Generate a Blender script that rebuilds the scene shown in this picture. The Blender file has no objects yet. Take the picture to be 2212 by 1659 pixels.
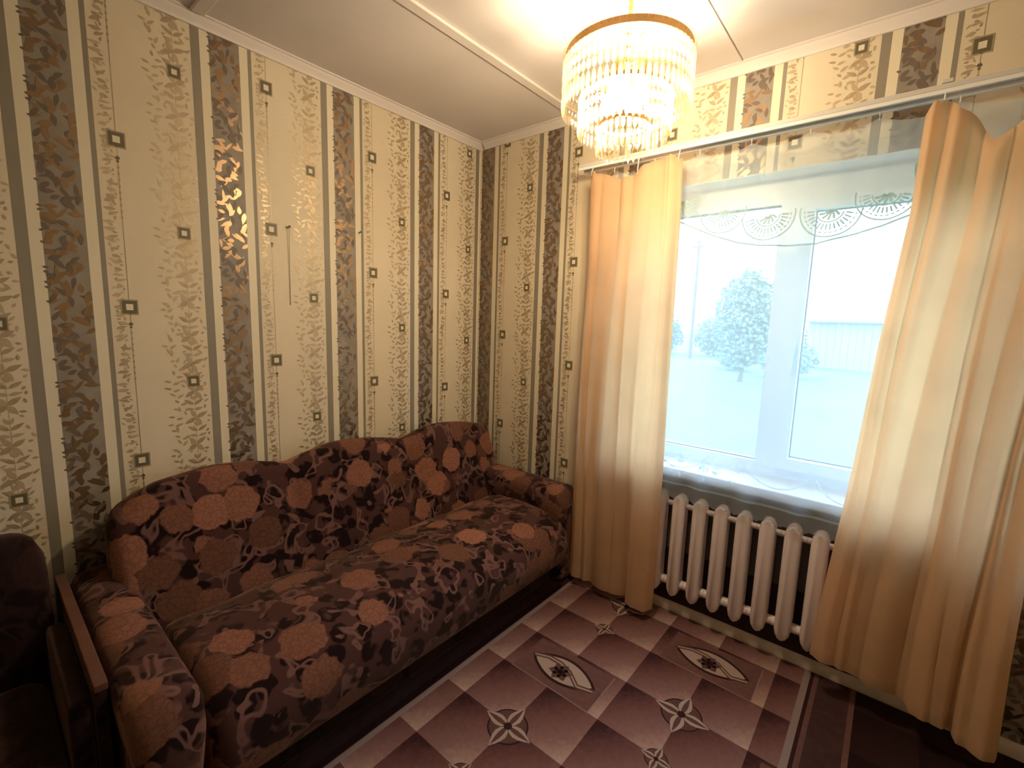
import bpy, math, random
from mathutils import Vector, Matrix
sc = bpy.context.scene
COL = sc.collection
ZO = 0.07            # geometry below is written with the floor at -0.07; the floor ends up at 0
pi = math.pi

# ------------------------------------------------------------------ camera
cam_d = bpy.data.cameras.new('camera')
cam = bpy.data.objects.new('camera', cam_d); COL.objects.link(cam)
cam_d.sensor_width = 36.0
cam_d.lens = 990.9 * 36.0 / 2212.0
cam_d.clip_start = 0.02; cam_d.clip_end = 500
yaw, pit, rol = 0.6936, 0.1361, 0.0313
fw = Vector((-math.sin(yaw) * math.cos(pit), math.cos(yaw) * math.cos(pit), -math.sin(pit)))
rt = Vector((math.cos(yaw), math.sin(yaw), 0)); up = rt.cross(fw)
r2 = rt * math.cos(rol) + up * math.sin(rol); u2 = up * math.cos(rol) - rt * math.sin(rol)
M3 = Matrix((r2, u2, -fw)).transposed()
cam.matrix_world = Matrix.Translation((2.2385, -2.2978, 1.4183 + ZO)) @ M3.to_4x4()
sc.camera = cam

# ------------------------------------------------------------------ world, exposure
SKY = 7.5
w = bpy.data.worlds.new('overcast_sky'); sc.world = w; w.use_nodes = True
bg = w.node_tree.nodes['Background']
bg.inputs[0].default_value = (0.62, 0.83, 1.06, 1); bg.inputs[1].default_value = SKY
sc.view_settings.view_transform = 'Standard'; sc.view_settings.look = 'None'
sc.view_settings.gamma = 1.0; sc.view_settings.use_curve_mapping = False
sc.view_settings.exposure = 0.25
sc.cycles.use_denoising = True; sc.cycles.adaptive_threshold = 0.05
sc.cycles.max_bounces = 6; sc.cycles.diffuse_bounces = 3; sc.cycles.glossy_bounces = 2; sc.cycles.transparent_max_bounces = 16
sc.cycles.caustics_reflective = False; sc.cycles.caustics_refractive = False
sc.cycles.sample_clamp_indirect = 6.0; sc.cycles.use_light_tree = False
BULB = 300.0          # strength of the chandelier bulbs

# ------------------------------------------------------------------ materials
MATS = {}
def mat(name, color, rough=0.7, metal=0.0, spec=0.5, bump=None, var=None, sheen=0.0):
    """principled material; bump=(scale,strength,dist); var=(scale, amount) colour mottling"""
    if name in MATS: return MATS[name]
    m = bpy.data.materials.new(name); m.use_nodes = True
    nt = m.node_tree; b = nt.nodes['Principled BSDF']
    b.inputs['Base Color'].default_value = (*color, 1)
    b.inputs['Roughness'].default_value = rough; b.inputs['Metallic'].default_value = metal
    b.inputs['Specular IOR Level'].default_value = spec
    if sheen: b.inputs['Sheen Weight'].default_value = sheen; b.inputs['Sheen Roughness'].default_value = 0.5
    tc = nt.nodes.new('ShaderNodeTexCoord')
    if var:
        n = nt.nodes.new('ShaderNodeTexNoise'); n.inputs['Scale'].default_value = var[0]; n.inputs['Detail'].default_value = 5
        nt.links.new(tc.outputs['Object'], n.inputs['Vector'])
        r = nt.nodes.new('ShaderNodeMapRange'); r.inputs[1].default_value = 0.25; r.inputs[2].default_value = 0.75
        r.inputs[3].default_value = 1 - var[1]; r.inputs[4].default_value = 1 + var[1]
        nt.links.new(n.outputs['Fac'], r.inputs[0])
        mx = nt.nodes.new('ShaderNodeVectorMath'); mx.operation = 'SCALE'
        mx.inputs[0].default_value = color; nt.links.new(r.outputs[0], mx.inputs['Scale'])
        nt.links.new(mx.outputs[0], b.inputs['Base Color'])
    if bump:
        n = nt.nodes.new('ShaderNodeTexNoise'); n.inputs['Scale'].default_value = bump[0]; n.inputs['Detail'].default_value = 4
        nt.links.new(tc.outputs['Object'], n.inputs['Vector'])
        bp = nt.nodes.new('ShaderNodeBump'); bp.inputs['Strength'].default_value = bump[1]; bp.inputs['Distance'].default_value = bump[2]
        nt.links.new(n.outputs['Fac'], bp.inputs['Height']); nt.links.new(bp.outputs[0], b.inputs['Normal'])
    MATS[name] = m
    return m

def cloth(name, color, transp, transl, var=None):
    """thin woven cloth: part see-through, part letting light through, rest diffuse"""
    m = bpy.data.materials.new(name); m.use_nodes = True; nt = m.node_tree
    nt.nodes.remove(nt.nodes['Principled BSDF']); out = nt.nodes['Material Output']
    d = nt.nodes.new('ShaderNodeBsdfDiffuse'); t = nt.nodes.new('ShaderNodeBsdfTranslucent'); x = nt.nodes.new('ShaderNodeBsdfTransparent')
    for q in (d, t): q.inputs['Color'].default_value = (*color, 1)
    a = nt.nodes.new('ShaderNodeMixShader'); a.inputs[0].default_value = transl
    nt.links.new(d.outputs[0], a.inputs[1]); nt.links.new(t.outputs[0], a.inputs[2])
    b = nt.nodes.new('ShaderNodeMixShader'); b.inputs[0].default_value = transp
    nt.links.new(a.outputs[0], b.inputs[1]); nt.links.new(x.outputs[0], b.inputs[2])
    nt.links.new(b.outputs[0], out.inputs['Surface'])
    tc = nt.nodes.new('ShaderNodeTexCoord')
    n = nt.nodes.new('ShaderNodeTexNoise'); n.inputs['Scale'].default_value = 320; n.inputs['Detail'].default_value = 2
    nt.links.new(tc.outputs['Object'], n.inputs['Vector'])
    bp = nt.nodes.new('ShaderNodeBump'); bp.inputs['Strength'].default_value = 0.25; bp.inputs['Distance'].default_value = 0.002
    nt.links.new(n.outputs['Fac'], bp.inputs['Height'])
    nt.links.new(bp.outputs[0], d.inputs['Normal'])
    if var:
        n2 = nt.nodes.new('ShaderNodeTexNoise'); n2.inputs['Scale'].default_value = var[0]; n2.inputs['Detail'].default_value = 3
        nt.links.new(tc.outputs['Object'], n2.inputs['Vector'])
        r = nt.nodes.new('ShaderNodeMapRange'); r.inputs[1].default_value = .3; r.inputs[2].default_value = .7
        r.inputs[3].default_value = 1 - var[1]; r.inputs[4].default_value = 1 + var[1]
        nt.links.new(n2.outputs['Fac'], r.inputs[0])
        mx = nt.nodes.new('ShaderNodeVectorMath'); mx.operation = 'SCALE'; mx.inputs[0].default_value = color
        nt.links.new(r.outputs[0], mx.inputs['Scale'])
        nt.links.new(mx.outputs[0], d.inputs['Color']); nt.links.new(mx.outputs[0], t.inputs['Color'])
    return m

def sofa_fabric(name, ground, dark, rose, pale, seed):
    m = bpy.data.materials.new(name); m.use_nodes = True; nt = m.node_tree; N = nt.nodes.new; L = nt.links.new
    b = nt.nodes['Principled BSDF']; b.inputs['Roughness'].default_value = 0.95; b.inputs['Specular IOR Level'].default_value = 0.1
    b.inputs['Sheen Weight'].default_value = 0.25; b.inputs['Sheen Roughness'].default_value = 0.45
    b.inputs['Sheen Tint'].default_value = (0.9, 0.55, 0.4, 1)
    tc = N('ShaderNodeTexCoord'); ad = N('ShaderNodeVectorMath'); ad.operation = 'ADD'; ad.inputs[1].default_value = (seed, seed * .7, seed * 1.3)
    L(tc.outputs['Object'], ad.inputs[0])
    dn = N('ShaderNodeTexNoise'); dn.inputs['Scale'].default_value = 22; dn.inputs['Detail'].default_value = 3; L(ad.outputs[0], dn.inputs['Vector'])
    sub = N('ShaderNodeVectorMath'); sub.operation = 'MULTIPLY_ADD'; sub.inputs[1].default_value = (.045,) * 3
    L(dn.outputs['Color'], sub.inputs[0]); L(ad.outputs[0], sub.inputs[2])
    def thr(node_out, lo, hi):
        r = N('ShaderNodeMapRange'); r.inputs[1].default_value = lo; r.inputs[2].default_value = hi; L(node_out, r.inputs[0]); return r.outputs[0]
    def mix(fac, a, c):
        x = N('ShaderNodeMix'); x.data_type = 'RGBA'
        L(fac, x.inputs[0])
        for i, v in ((6, a), (7, c)):
            if isinstance(v, tuple): x.inputs[i].default_value = (*v, 1)
            else: L(v, x.inputs[i])
        return x.outputs[2]
    # dark leaf scrolls
    v2 = N('ShaderNodeTexVoronoi'); v2.inputs['Scale'].default_value = 15; v2.inputs['Randomness'].default_value = 1; L(sub.outputs[0], v2.inputs['Vector'])
    leaf = thr(v2.outputs['Distance'], 0.56, 0.49)
    n3 = N('ShaderNodeTexNoise'); n3.inputs['Scale'].default_value = 13; n3.inputs['Detail'].default_value = 2; L(ad.outputs[0], n3.inputs['Vector'])
    lm = N('ShaderNodeMath'); lm.operation = 'MULTIPLY'; L(leaf, lm.inputs[0]); L(thr(n3.outputs['Fac'], .35, .42), lm.inputs[1])
    c = mix(lm.outputs[0], ground, dark)
    # pale curling stems
    n4 = N('ShaderNodeTexNoise'); n4.inputs['Scale'].default_value = 13; n4.inputs['Detail'].default_value = 1.2; n4.inputs['Distortion'].default_value = .7; L(ad.outputs[0], n4.inputs['Vector'])
    ab = N('ShaderNodeMath'); ab.operation = 'SUBTRACT'; ab.inputs[1].default_value = .60; L(n4.outputs['Fac'], ab.inputs[0])
    ab2 = N('ShaderNodeMath'); ab2.operation = 'ABSOLUTE'; L(ab.outputs[0], ab2.inputs[0])
    c = mix(thr(ab2.outputs[0], .06, .025), c, pale)
    # roses
    v = N('ShaderNodeTexVoronoi'); v.inputs['Scale'].default_value = 6.2; v.inputs['Randomness'].default_value = .85; L(sub.outputs[0], v.inputs['Vector'])
    rm = thr(v.outputs['Distance'], .45, .415)
    pn = N('ShaderNodeTexVoronoi'); pn.feature = 'DISTANCE_TO_EDGE'; pn.inputs['Scale'].default_value = 55; L(sub.outputs[0], pn.inputs['Vector'])
    petal = mix(thr(pn.outputs['Distance'], 0.02, .14), tuple(q * .72 for q in rose), rose)
    hs = N('ShaderNodeHueSaturation'); sep = N('ShaderNodeSeparateColor'); L(v.outputs['Color'], sep.inputs[0])
    vr = N('ShaderNodeMapRange'); vr.inputs[3].default_value = .45; vr.inputs[4].default_value = 1.25; L(sep.outputs[0], vr.inputs[0])
    L(vr.outputs[0], hs.inputs['Value']); L(petal, hs.inputs['Color'])
    c = mix(rm, c, hs.outputs[0])
    L(c, b.inputs['Base Color'])
    fn = N('ShaderNodeTexNoise'); fn.inputs['Scale'].default_value = 420; L(tc.outputs['Object'], fn.inputs['Vector'])
    bp = N('ShaderNodeBump'); bp.inputs['Strength'].default_value = .4; bp.inputs['Distance'].default_value = .003
    L(fn.outputs['Fac'], bp.inputs['Height']); L(bp.outputs[0], b.inputs['Normal'])
    return m

def carpet_tile(name, stops, spread=.22):
    """woven carpet square whose own colour runs from plum to beige across it (UV), with yarn mottling"""
    m = bpy.data.materials.new(name); m.use_nodes = True; nt = m.node_tree; N = nt.nodes.new; L = nt.links.new
    b = nt.nodes['Principled BSDF']; b.inputs['Roughness'].default_value = 0.95; b.inputs['Specular IOR Level'].default_value = 0.15
    tc = N('ShaderNodeTexCoord'); sp = N('ShaderNodeSeparateXYZ'); L(tc.outputs['UV'], sp.inputs[0])
    s = N('ShaderNodeMath'); s.operation = 'SUBTRACT'; L(sp.outputs[0], s.inputs[0]); L(sp.outputs[1], s.inputs[1])
    n = N('ShaderNodeTexNoise'); n.inputs['Scale'].default_value = 60; n.inputs['Detail'].default_value = 6; L(tc.outputs['Object'], n.inputs['Vector'])
    q = N('ShaderNodeMath'); q.operation = 'MULTIPLY_ADD'; q.inputs[1].default_value = .5; q.inputs[2].default_value = .5; L(s.outputs[0], q.inputs[0])
    q2 = N('ShaderNodeMath'); q2.operation = 'MULTIPLY_ADD'; q2.inputs[1].default_value = spread; L(n.outputs['Fac'], q2.inputs[0]); L(q.outputs[0], q2.inputs[2])
    q3 = N('ShaderNodeMath'); q3.operation = 'SUBTRACT'; q3.inputs[1].default_value = spread / 2; L(q2.outputs[0], q3.inputs[0])
    cr = N('ShaderNodeValToRGB'); e = cr.color_ramp.elements
    e[0].position, e[0].color = stops[0][0], (*stops[0][1], 1); e[1].position, e[1].color = stops[-1][0], (*stops[-1][1], 1)
    for p_, c_ in stops[1:-1]:
        k = cr.color_ramp.elements.new(p_); k.color = (*c_, 1)
    L(q3.outputs[0], cr.inputs[0]); L(cr.outputs[0], b.inputs['Base Color'])
    fn = N('ShaderNodeTexNoise'); fn.inputs['Scale'].default_value = 350; L(tc.outputs['Object'], fn.inputs['Vector'])
    bp = N('ShaderNodeBump'); bp.inputs['Strength'].default_value = .5; bp.inputs['Distance'].default_value = .003
    L(fn.outputs['Fac'], bp.inputs['Height']); L(bp.outputs[0], b.inputs['Normal'])
    return m

def glassy(name, tint, transp, gloss_rough=0.05, transl=None):
    m = bpy.data.materials.new(name); m.use_nodes = True; nt = m.node_tree
    nt.nodes.remove(nt.nodes['Principled BSDF']); out = nt.nodes['Material Output']
    x = nt.nodes.new('ShaderNodeBsdfTransparent'); x.inputs[0].default_value = (*tint, 1)
    g = nt.nodes.new('ShaderNodeBsdfGlossy'); g.inputs['Roughness'].default_value = gloss_rough
    base = g.outputs[0]
    if transl:
        t = nt.nodes.new('ShaderNodeBsdfTranslucent'); t.inputs[0].default_value = (*transl, 1)
        a = nt.nodes.new('ShaderNodeMixShader'); a.inputs[0].default_value = .75
        nt.links.new(base, a.inputs[1]); nt.links.new(t.outputs[0], a.inputs[2]); base = a.outputs[0]
    mx = nt.nodes.new('ShaderNodeMixShader'); mx.inputs[0].default_value = transp
    nt.links.new(base, mx.inputs[1]); nt.links.new(x.outputs[0], mx.inputs[2]); nt.links.new(mx.outputs[0], out.inputs[0])
    return m

def emit(name, color, strength):
    m = bpy.data.materials.new(name); m.use_nodes = True; nt = m.node_tree
    nt.nodes.remove(nt.nodes['Principled BSDF'])
    e = nt.nodes.new('ShaderNodeEmission'); e.inputs[0].default_value = (*color, 1); e.inputs[1].default_value = strength
    nt.links.new(e.outputs[0], nt.nodes['Material Output'].inputs[0]); return m

M_ceil = mat('white_ceiling_paint', (.76, .70, .68), .75, var=(3, .04), bump=(60, .08, .003))
M_trim = mat('ceiling_trim_paint', (.80, .73, .70), .6)
M_paper = mat('cream_wallpaper', (.76, .66, .50), .55, spec=.4, bump=(240, .12, .002), var=(5, .03))
M_grey = mat('grey_wallpaper_stripe', (.285, .25, .20), .5, spec=.4, bump=(300, .2, .002))
M_band = mat('taupe_wallpaper_band', (.30, .26, .22), .5, spec=.35, var=(14, .18))
M_bleaf = mat('bronze_leaf_print', (.34, .23, .14), .33, metal=.92)
M_bleaf2 = mat('dark_leaf_print', (.17, .13, .105), .45, spec=.4)
M_tleaf = mat('tan_leaf_print', (.55, .44, .29), .42, metal=.3)
M_tleaf2 = mat('brown_leaf_print', (.47, .36, .24), .42, metal=.3)
M_sqd = mat('olive_square_print', (.15, .12, .07), .5)
M_sql = mat('pale_olive_square_print', (.38, .32, .19), .5)
M_pale = mat('pale_wallpaper_stripe', (.80, .72, .55), .5)
M_fab = sofa_fabric('floral_velour', (.066, .028, .026), (.011, .0042, .0058), (.255, .108, .072), (.155, .076, .066), 3.1)
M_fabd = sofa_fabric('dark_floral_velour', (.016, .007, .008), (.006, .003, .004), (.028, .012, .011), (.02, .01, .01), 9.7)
M_wood = mat('reddish_varnished_wood', (.13, .05, .034), .5, var=(18, .2))
M_dkwood = mat('dark_furniture_foot', (.03, .015, .01), .5)
M_cur = cloth('peach_gold_curtain_cloth', (.99, .775, .56), .02, .72, var=(5, .04))
M_tulle = cloth('white_tulle', (.80, .91, 1.0), .60, .6)
M_lace = cloth('white_lace_thread', (.42, .56, .58), .0, .35)
M_lacew = cloth('pale_lace_thread', (.70, .82, .88), .25, .5)
M_pvc = mat('white_pvc', (.74, .81, .88), .35)
M_sill = mat('white_sill_plastic', (.80, .82, .84), .4)
M_gask = mat('grey_window_gasket', (.06, .07, .07), .6)
M_rail = mat('white_plastic_rail', (.62, .60, .58), .35)
M_railw = mat('white_rail_lip', (.85, .85, .84), .3)
M_rad = mat('cream_radiator_enamel', (.88, .74, .74), .35, bump=(40, .15, .002))
M_base = mat('painted_baseboard', (.72, .62, .52), .5, var=(20, .12))
M_reveal = mat('white_plaster_reveal', (.80, .82, .82), .8)
M_metal = mat('dull_steel', (.35, .33, .30), .4, metal=.8)
M_brass = mat('gold_brass', (.85, .50, .20), .28, metal=.9)
M_wire = mat('dark_wire', (.10, .08, .05), .6)
M_crys = glassy('amber_tinted_crystal', (1, .985, .95), .87, .08, transl=(1, .84, .50))
M_bulb = emit('glowing_bulb', (1.0, .80, .53), BULB)
M_glass = glassy('window_glass', (.97, 1, 1), .93, .0)
M_floor = mat('brown_floor_paint', (.12, .05, .03), .4, var=(9, .2))
M_plain = mat('plain_wall_cream', (.70, .62, .47), .7)
M_skirt = mat('exterior_plaster', (.6, .58, .55), .9)

# ------------------------------------------------------------------ mesh helpers
class MB:
    def __init__(s): s.v = []; s.f = []; s.m = []; s.uv = []
    def add(s, verts, faces, mi=0, uv=None):
        o = len(s.v); s.v += [tuple(q) for q in verts]
        for f in faces:
            s.f.append(tuple(i + o for i in f)); s.m.append(mi); s.uv.append([uv[i] for i in f] if uv else None)
        return s
    def box(s, x0, x1, y0, y1, z0, z1, mi=0):
        v = [(x0, y0, z0), (x1, y0, z0), (x1, y1, z0), (x0, y1, z0), (x0, y0, z1), (x1, y0, z1), (x1, y1, z1), (x0, y1, z1)]
        return s.add(v, [(0, 3, 2, 1), (4, 5, 6, 7), (0, 1, 5, 4), (1, 2, 6, 5), (2, 3, 7, 6), (3, 0, 4, 7)], mi)
    def loft(s, loops, mi=0, cap=True, closed=True):
        n = len(loops[0]); v = [p for l in loops for p in l]; f = []
        for i in range(len(loops) - 1):
            for j in range(n if closed else n - 1):
                k = (j + 1) % n
                f.append((i * n + j, i * n + k, (i + 1) * n + k, (i + 1) * n + j))
        if cap and closed:
            f.append(tuple(range(n - 1, -1, -1))); f.append(tuple((len(loops) - 1) * n + j for j in range(n)))
        return s.add(v, f, mi)
    def tube(s, pts, r, seg=8, mi=0):
        loops = []
        for i, p in enumerate(pts):
            p = Vector(p); a = Vector(pts[max(i - 1, 0)]); b = Vector(pts[min(i + 1, len(pts) - 1)])
            t = (b - a).normalized(); q = t.cross(Vector((0, 0, 1)))
            if q.length < 1e-3: q = t.cross(Vector((0, 1, 0)))
            q.normalize(); u = q.cross(t); rr = r[i] if isinstance(r, (list, tuple)) else r
            loops.append([p + q * (rr * math.cos(2 * pi * k / seg)) + u * (rr * math.sin(2 * pi * k / seg)) for k in range(seg)])
        return s.loft(loops, mi)
    def lathe(s, prof, cx, cy, seg=24, mi=0):
        loops = [[(cx + r * math.cos(2 * pi * k / seg), cy + r * math.sin(2 * pi * k / seg), z) for k in range(seg)] for r, z in prof]
        return s.loft(loops, mi)

WORLD = {}           # world position (with floor at 0) of every created object
def obj(name, mb, mats, parent=None, smooth=None, bevel=None, origin=None, subsurf=0):
    if not isinstance(mats, (list, tuple)): mats = [mats]
    xs = [q[0] for q in mb.v]; ys = [q[1] for q in mb.v]; zs = [q[2] for q in mb.v]
    o = Vector(origin) if origin else Vector(((min(xs) + max(xs)) / 2, (min(ys) + max(ys)) / 2, min(zs)))
    me = bpy.data.meshes.new(name)
    me.from_pydata([(q[0] - o.x, q[1] - o.y, q[2] - o.z) for q in mb.v], [], mb.f)
    for m in mats: me.materials.append(m)
    me.polygons.foreach_set('material_index', mb.m)
    if any(mb.uv):
        ul = me.uv_layers.new(name='UVMap'); i = 0
        for p, u in zip(me.polygons, mb.uv):
            for k in range(p.loop_total):
                ul.data[p.loop_start + k].uv = u[k] if u else (0.5, 0.5)
    if smooth is not None:
        me.polygons.foreach_set('use_smooth', [True] * len(me.polygons))
        me.set_sharp_from_angle(angle=math.radians(smooth))
    me.validate(); me.update()
    ob = bpy.data.objects.new(name, me); COL.objects.link(ob)
    o = o + Vector((0, 0, ZO)); WORLD[ob.name] = o
    if parent: ob.parent = parent; ob.location = o - WORLD[parent.name]
    else: ob.location = o
    if bevel:
        b = ob.modifiers.new('bevel', 'BEVEL'); b.width = bevel[0]; b.segments = bevel[1]; b.limit_method = 'ANGLE'
    if subsurf:
        b = ob.modifiers.new('subdiv', 'SUBSURF'); b.levels = b.render_levels = subsurf
    return ob
def empty(name, loc):
    e = bpy.data.objects.new(name, None); COL.objects.link(e); e.empty_display_size = .1
    e.location = Vector(loc) + Vector((0, 0, ZO)); WORLD[e.name] = e.location.copy(); return e
def tag(o, label, cat=None, group=None, kind=None):
    o['label'] = label
    if cat: o['category'] = cat
    if group: o['group'] = group
    if kind: o['kind'] = kind
    return o
def dup(src, name, world_loc, parent, rotz=0):
    c = src.copy(); c.name = name; COL.objects.link(c); c.parent = parent
    wl = Vector(world_loc) + Vector((0, 0, ZO)); WORLD[c.name] = wl
    c.location = wl - (WORLD[parent.name] if parent else Vector()); c.rotation_euler = (0, 0, rotz); return c

FZ, CZ, PT = -0.07, 2.56, 2.5176      # floor, ceiling, top of the wallpaper
XR, YB = 3.25, -3.6                   # right wall, back wall
OX0, OX1, OZ0, OZ1 = 1.19, 2.46, .70, 2.09    # window opening

# ------------------------------------------------------------------ room shell
fl = tag(obj('floor', MB().box(-.2, XR + .2, YB - .2, .38, FZ - .12, FZ), M_floor), 'brown painted floor under the carpet', 'floor', kind='structure')
wl = tag(obj('wall_left', MB().box(-.2, 0, YB - .2, .38, FZ, CZ + .1), M_plain), 'long wall behind the sofa with striped floral wallpaper', 'wall', kind='structure')
mb = MB()
mb.box(0, OX0, 0, .38, FZ, CZ + .1); mb.box(OX1, XR, 0, .38, FZ, CZ + .1)
mb.box(OX0, OX1, 0, .38, FZ, OZ0); mb.box(OX0, OX1, 0, .38, OZ1, CZ + .1)
ww = tag(obj('wall_window', mb, M_plain), 'wall with the window and radiator, striped floral wallpaper', 'wall', kind='structure')
tag(obj('wall_right', MB().box(XR, XR + .2, YB - .2, .38, FZ, CZ + .1), M_plain), 'plain cream wall on the right of the curtain', 'wall', kind='structure')
tag(obj('wall_back', MB().box(0, XR, YB - .2, YB, FZ, CZ + .1), M_plain), 'plain cream wall behind the viewer', 'wall', kind='structure')

# ceiling: panels between battens
cl = tag(obj('ceiling', MB().box(0, XR, YB, 0, CZ + .012, CZ + .1), M_ceil), 'white panelled ceiling with narrow cover battens', 'ceiling', kind='structure')
px = [0, .742, 1.59, 2.44, XR]; py = [YB, -1.615, 0]
for i in range(4):
    for j in range(2):
        obj('ceiling_panel', MB().box(px[i] + .003, px[i + 1] - .003, py[j] + .003, py[j + 1] - .003, CZ, CZ + .012), M_ceil, cl)
def batten(x0, x1, y0, y1, h=.014):
    return obj('ceiling_batten', MB().box(x0, x1, y0, y1, CZ - h, CZ), M_trim, cl, bevel=(.006, 3), smooth=40)
batten(.716, .768, YB, -.045); batten(1.583, 1.597, YB, -.045, .006); batten(2.433, 2.447, YB, -.045, .006)
batten(.045, .714, -1.64, -1.59); batten(.77, 1.581, -1.622, -1.608, .006); batten(1.599, 2.43, -1.622, -1.608, .006)
def cornice(name, pts, label):
    mb_ = MB(); mb_.loft(pts); return tag(obj(name, mb_, M_trim, smooth=35), label, 'cornice', kind='structure')
prof = [(0, PT), (.010, PT), (.014, PT + .012), (.026, PT + .022), (.034, PT + .034), (.042, PT + .036), (.042, CZ), (0, CZ)]
cornice('trim_1', [[(d, y, z) for d, z in prof] for y in (YB, -.0005)], 'pinkish white cornice strip above the sofa wall')
cornice('trim_2', [[(x, -d, z) for d, z in prof] for x in (.043, XR)], 'pinkish white cornice strip above the window wall')
bprof = [(0, FZ), (.022, FZ), (.022, FZ + .040), (.014, FZ + .054), (0, FZ + .054)]
tag(obj('baseboard_window', MB().loft([[(x, -d, z) for d, z in bprof] for x in (.024, XR)]), M_base, smooth=35), 'worn cream baseboard running under the radiator', 'baseboard', kind='structure')
tag(obj('baseboard_left', MB().loft([[(d, y, z) for d, z in bprof] for y in (YB, -.0005)]), M_base, smooth=35), 'cream baseboard behind the sofa', 'baseboard', kind='structure')

# ------------------------------------------------------------------ wallpaper: every strip is a part of its wall
PP, VV = .5285, .597
def lens(cx, cy, l, wd, a, n=5):
    """pointed leaf outline"""
    pts = []
    for i in range(n + 1):
        t = i / n; pts.append((t * l, wd * .5 * math.sin(pi * t ** .8)))
    for i in range(n - 1, 0, -1):
        t = i / n; pts.append((t * l, -wd * .5 * math.sin(pi * t ** .8)))
    ca, sa = math.cos(a), math.sin(a)
    return [(cx + x * ca - y * sa, cy + x * sa + y * ca) for x, y in pts]
def rect(x0, x1, y0, y1): return [(x0, y0), (x1, y0), (x1, y1), (x0, y1)]
def clip(poly, r):
    for ax, lim, sg in ((0, r[0], 1), (0, r[1], -1), (1, r[2], 1), (1, r[3], -1)):
        out = []
        for i in range(len(poly)):
            a, b = poly[i - 1], poly[i]
            ia, ib = (a[ax] - lim) * sg >= 0, (b[ax] - lim) * sg >= 0
            if ia != ib:
                t = (lim - a[ax]) / (b[ax] - a[ax]); out.append((a[0] + (b[0] - a[0]) * t, a[1] + (b[1] - a[1]) * t))
            if ib: out.append(b)
        poly = out
        if len(poly) < 3: return None
    return poly
rnd = random.Random(5)
pat = []             # (polygon in (u,z), material, layer)
def leaf(u, z, l, wd, a, m, layer): pat.append((lens(u, z, l, wd, a), m, layer))
# narrow leafy strip left of the bead line (u -0.055..0)
z = 0
while z < VV:
    a = rnd.choice([0, .25, -.25, .5, pi, 2.8, 3.4]); u0 = -.052 + rnd.random() * .016 if abs(a) < 1 else -.012 - rnd.random() * .012
    leaf(u0, z, .026 + rnd.random() * .014, .009 + rnd.random() * .006, a, 4 if rnd.random() < .6 else 8, 2)
    leaf(-.042 + rnd.random() * .03, z + .006, .010 + rnd.random() * .010, .006, rnd.random() * 6.3, 4, 2)
    leaf(-.035 + rnd.random() * .025, z + .012, .014, .007, rnd.random() * 6.3, 8, 2)
    z += .0235
pat.append((rect(-.001, .001, 0, VV), 8, 1.5))
for dz in (-.075, .30, .278, .255 - .02):
    hw = .0065 if dz > 0 else .004
    pat.append(([(hw * math.cos(k * pi / 4), VV / 2 + dz + hw * math.sin(k * pi / 4)) for k in range(8)] if dz > 0 else [(hw * math.cos(k * pi / 4), VV - .075 + hw * math.sin(k * pi / 4)) for k in range(8)], 5, 3))
for i in range(9): pat.append((rect(-.0028, .0028, VV - .10 - i * .022, VV - .092 - i * .022), 8, 2.2))
# wide leafy strip (u 0.105..0.25), stem at 0.19: alternating blossoms and paired leaves, a looser spray on its left
z = .03; kk = 0
while z < VV - .02:
    cx = .19 + rnd.uniform(-.004, .006)
    if kk % 2 == 0:
        b0 = .35 + rnd.random() * .5
        for k in range(4): leaf(cx, z, .036 + rnd.random() * .012, .016 + rnd.random() * .004, b0 + k * pi / 2, 4 if k % 2 else 8, 2)
    else:
        for sg in (1, -1):
            leaf(cx, z, .042, .014, pi / 2 - sg * 1.0, 8, 2); leaf(cx, z - .022, .034, .013, pi / 2 - sg * 1.35, 4, 2)
            leaf(cx, z + .02, .026, .012, pi / 2 - sg * .5, 4, 2)
    z += .057; kk += 1
z = 0
while z < VV:
    x0 = .128 + .012 * math.sin(z * 40)
    leaf(x0, z, .024 + rnd.random() * .012, .011, 1.2 + rnd.uniform(-1.2, 1.2), 4, 2)
    leaf(x0 - .004, z + .010, .018 + rnd.random() * .010, .009, 2.6 + rnd.uniform(-.8, .8), 4 if rnd.random() < .6 else 8, 2)
    leaf(.157 + rnd.random() * .012, z + .014, .014 + rnd.random() * .010, .008, rnd.random() * 6.3, 4, 2)
    leaf(.222 + rnd.random() * .016, z + .006, .014 + rnd.random() * .012, .009, rnd.random() * 6.3, 4 if rnd.random() < .6 else 8, 2)
    z += .029
pat.append((rect(.1892, .1908, 0, VV), 4, 1.5))
# dark band (u 0.313..0.425)
z = 0
while z < VV:
    for k in range(3):
        a = rnd.random() * 6.3; l = .028 + rnd.random() * .026
        leaf(.369 + rnd.uniform(-.05, .05) - .5 * l * math.cos(a), z - .5 * l * math.sin(a), l, .011 + rnd.random() * .009, a, 3 if rnd.random() < .5 else 9, 3 if k else 2.5)
        pat[-1] = (clip(pat[-1][0], (.313, .425, -9, 9)) or rect(.36, .361, z, z + .001), pat[-1][1], pat[-1][2])
    if rnd.random() < .25: leaf(.306, z, .016, .008, rnd.uniform(-.5, .5), 9, 2.4)
    z += .0165
MS = [M_paper, M_grey, M_band, M_bleaf, M_tleaf, M_sqd, M_sql, M_pale, M_tleaf2, M_bleaf2]
def square(u, zc, s):
    return [(rect(u - s, u + s, zc - s * 1.08, zc + s * 1.08), 6, 3), (rect(u - s * .84, u + s * .84, zc - s * .9, zc + s * .9), 5, 3.5), (rect(u - s * .40, u + s * .40, zc - s * .43, zc + s * .43), 7, 4)]
Z0 = {-6: .9, -5: .75, -4: 1.058, -3: .829, -2: 1.201, -1: 1.059, 0: .98, 1: .732, 2: .572, 3: .546, 4: .401, 5: .60, 6: .5}
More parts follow.
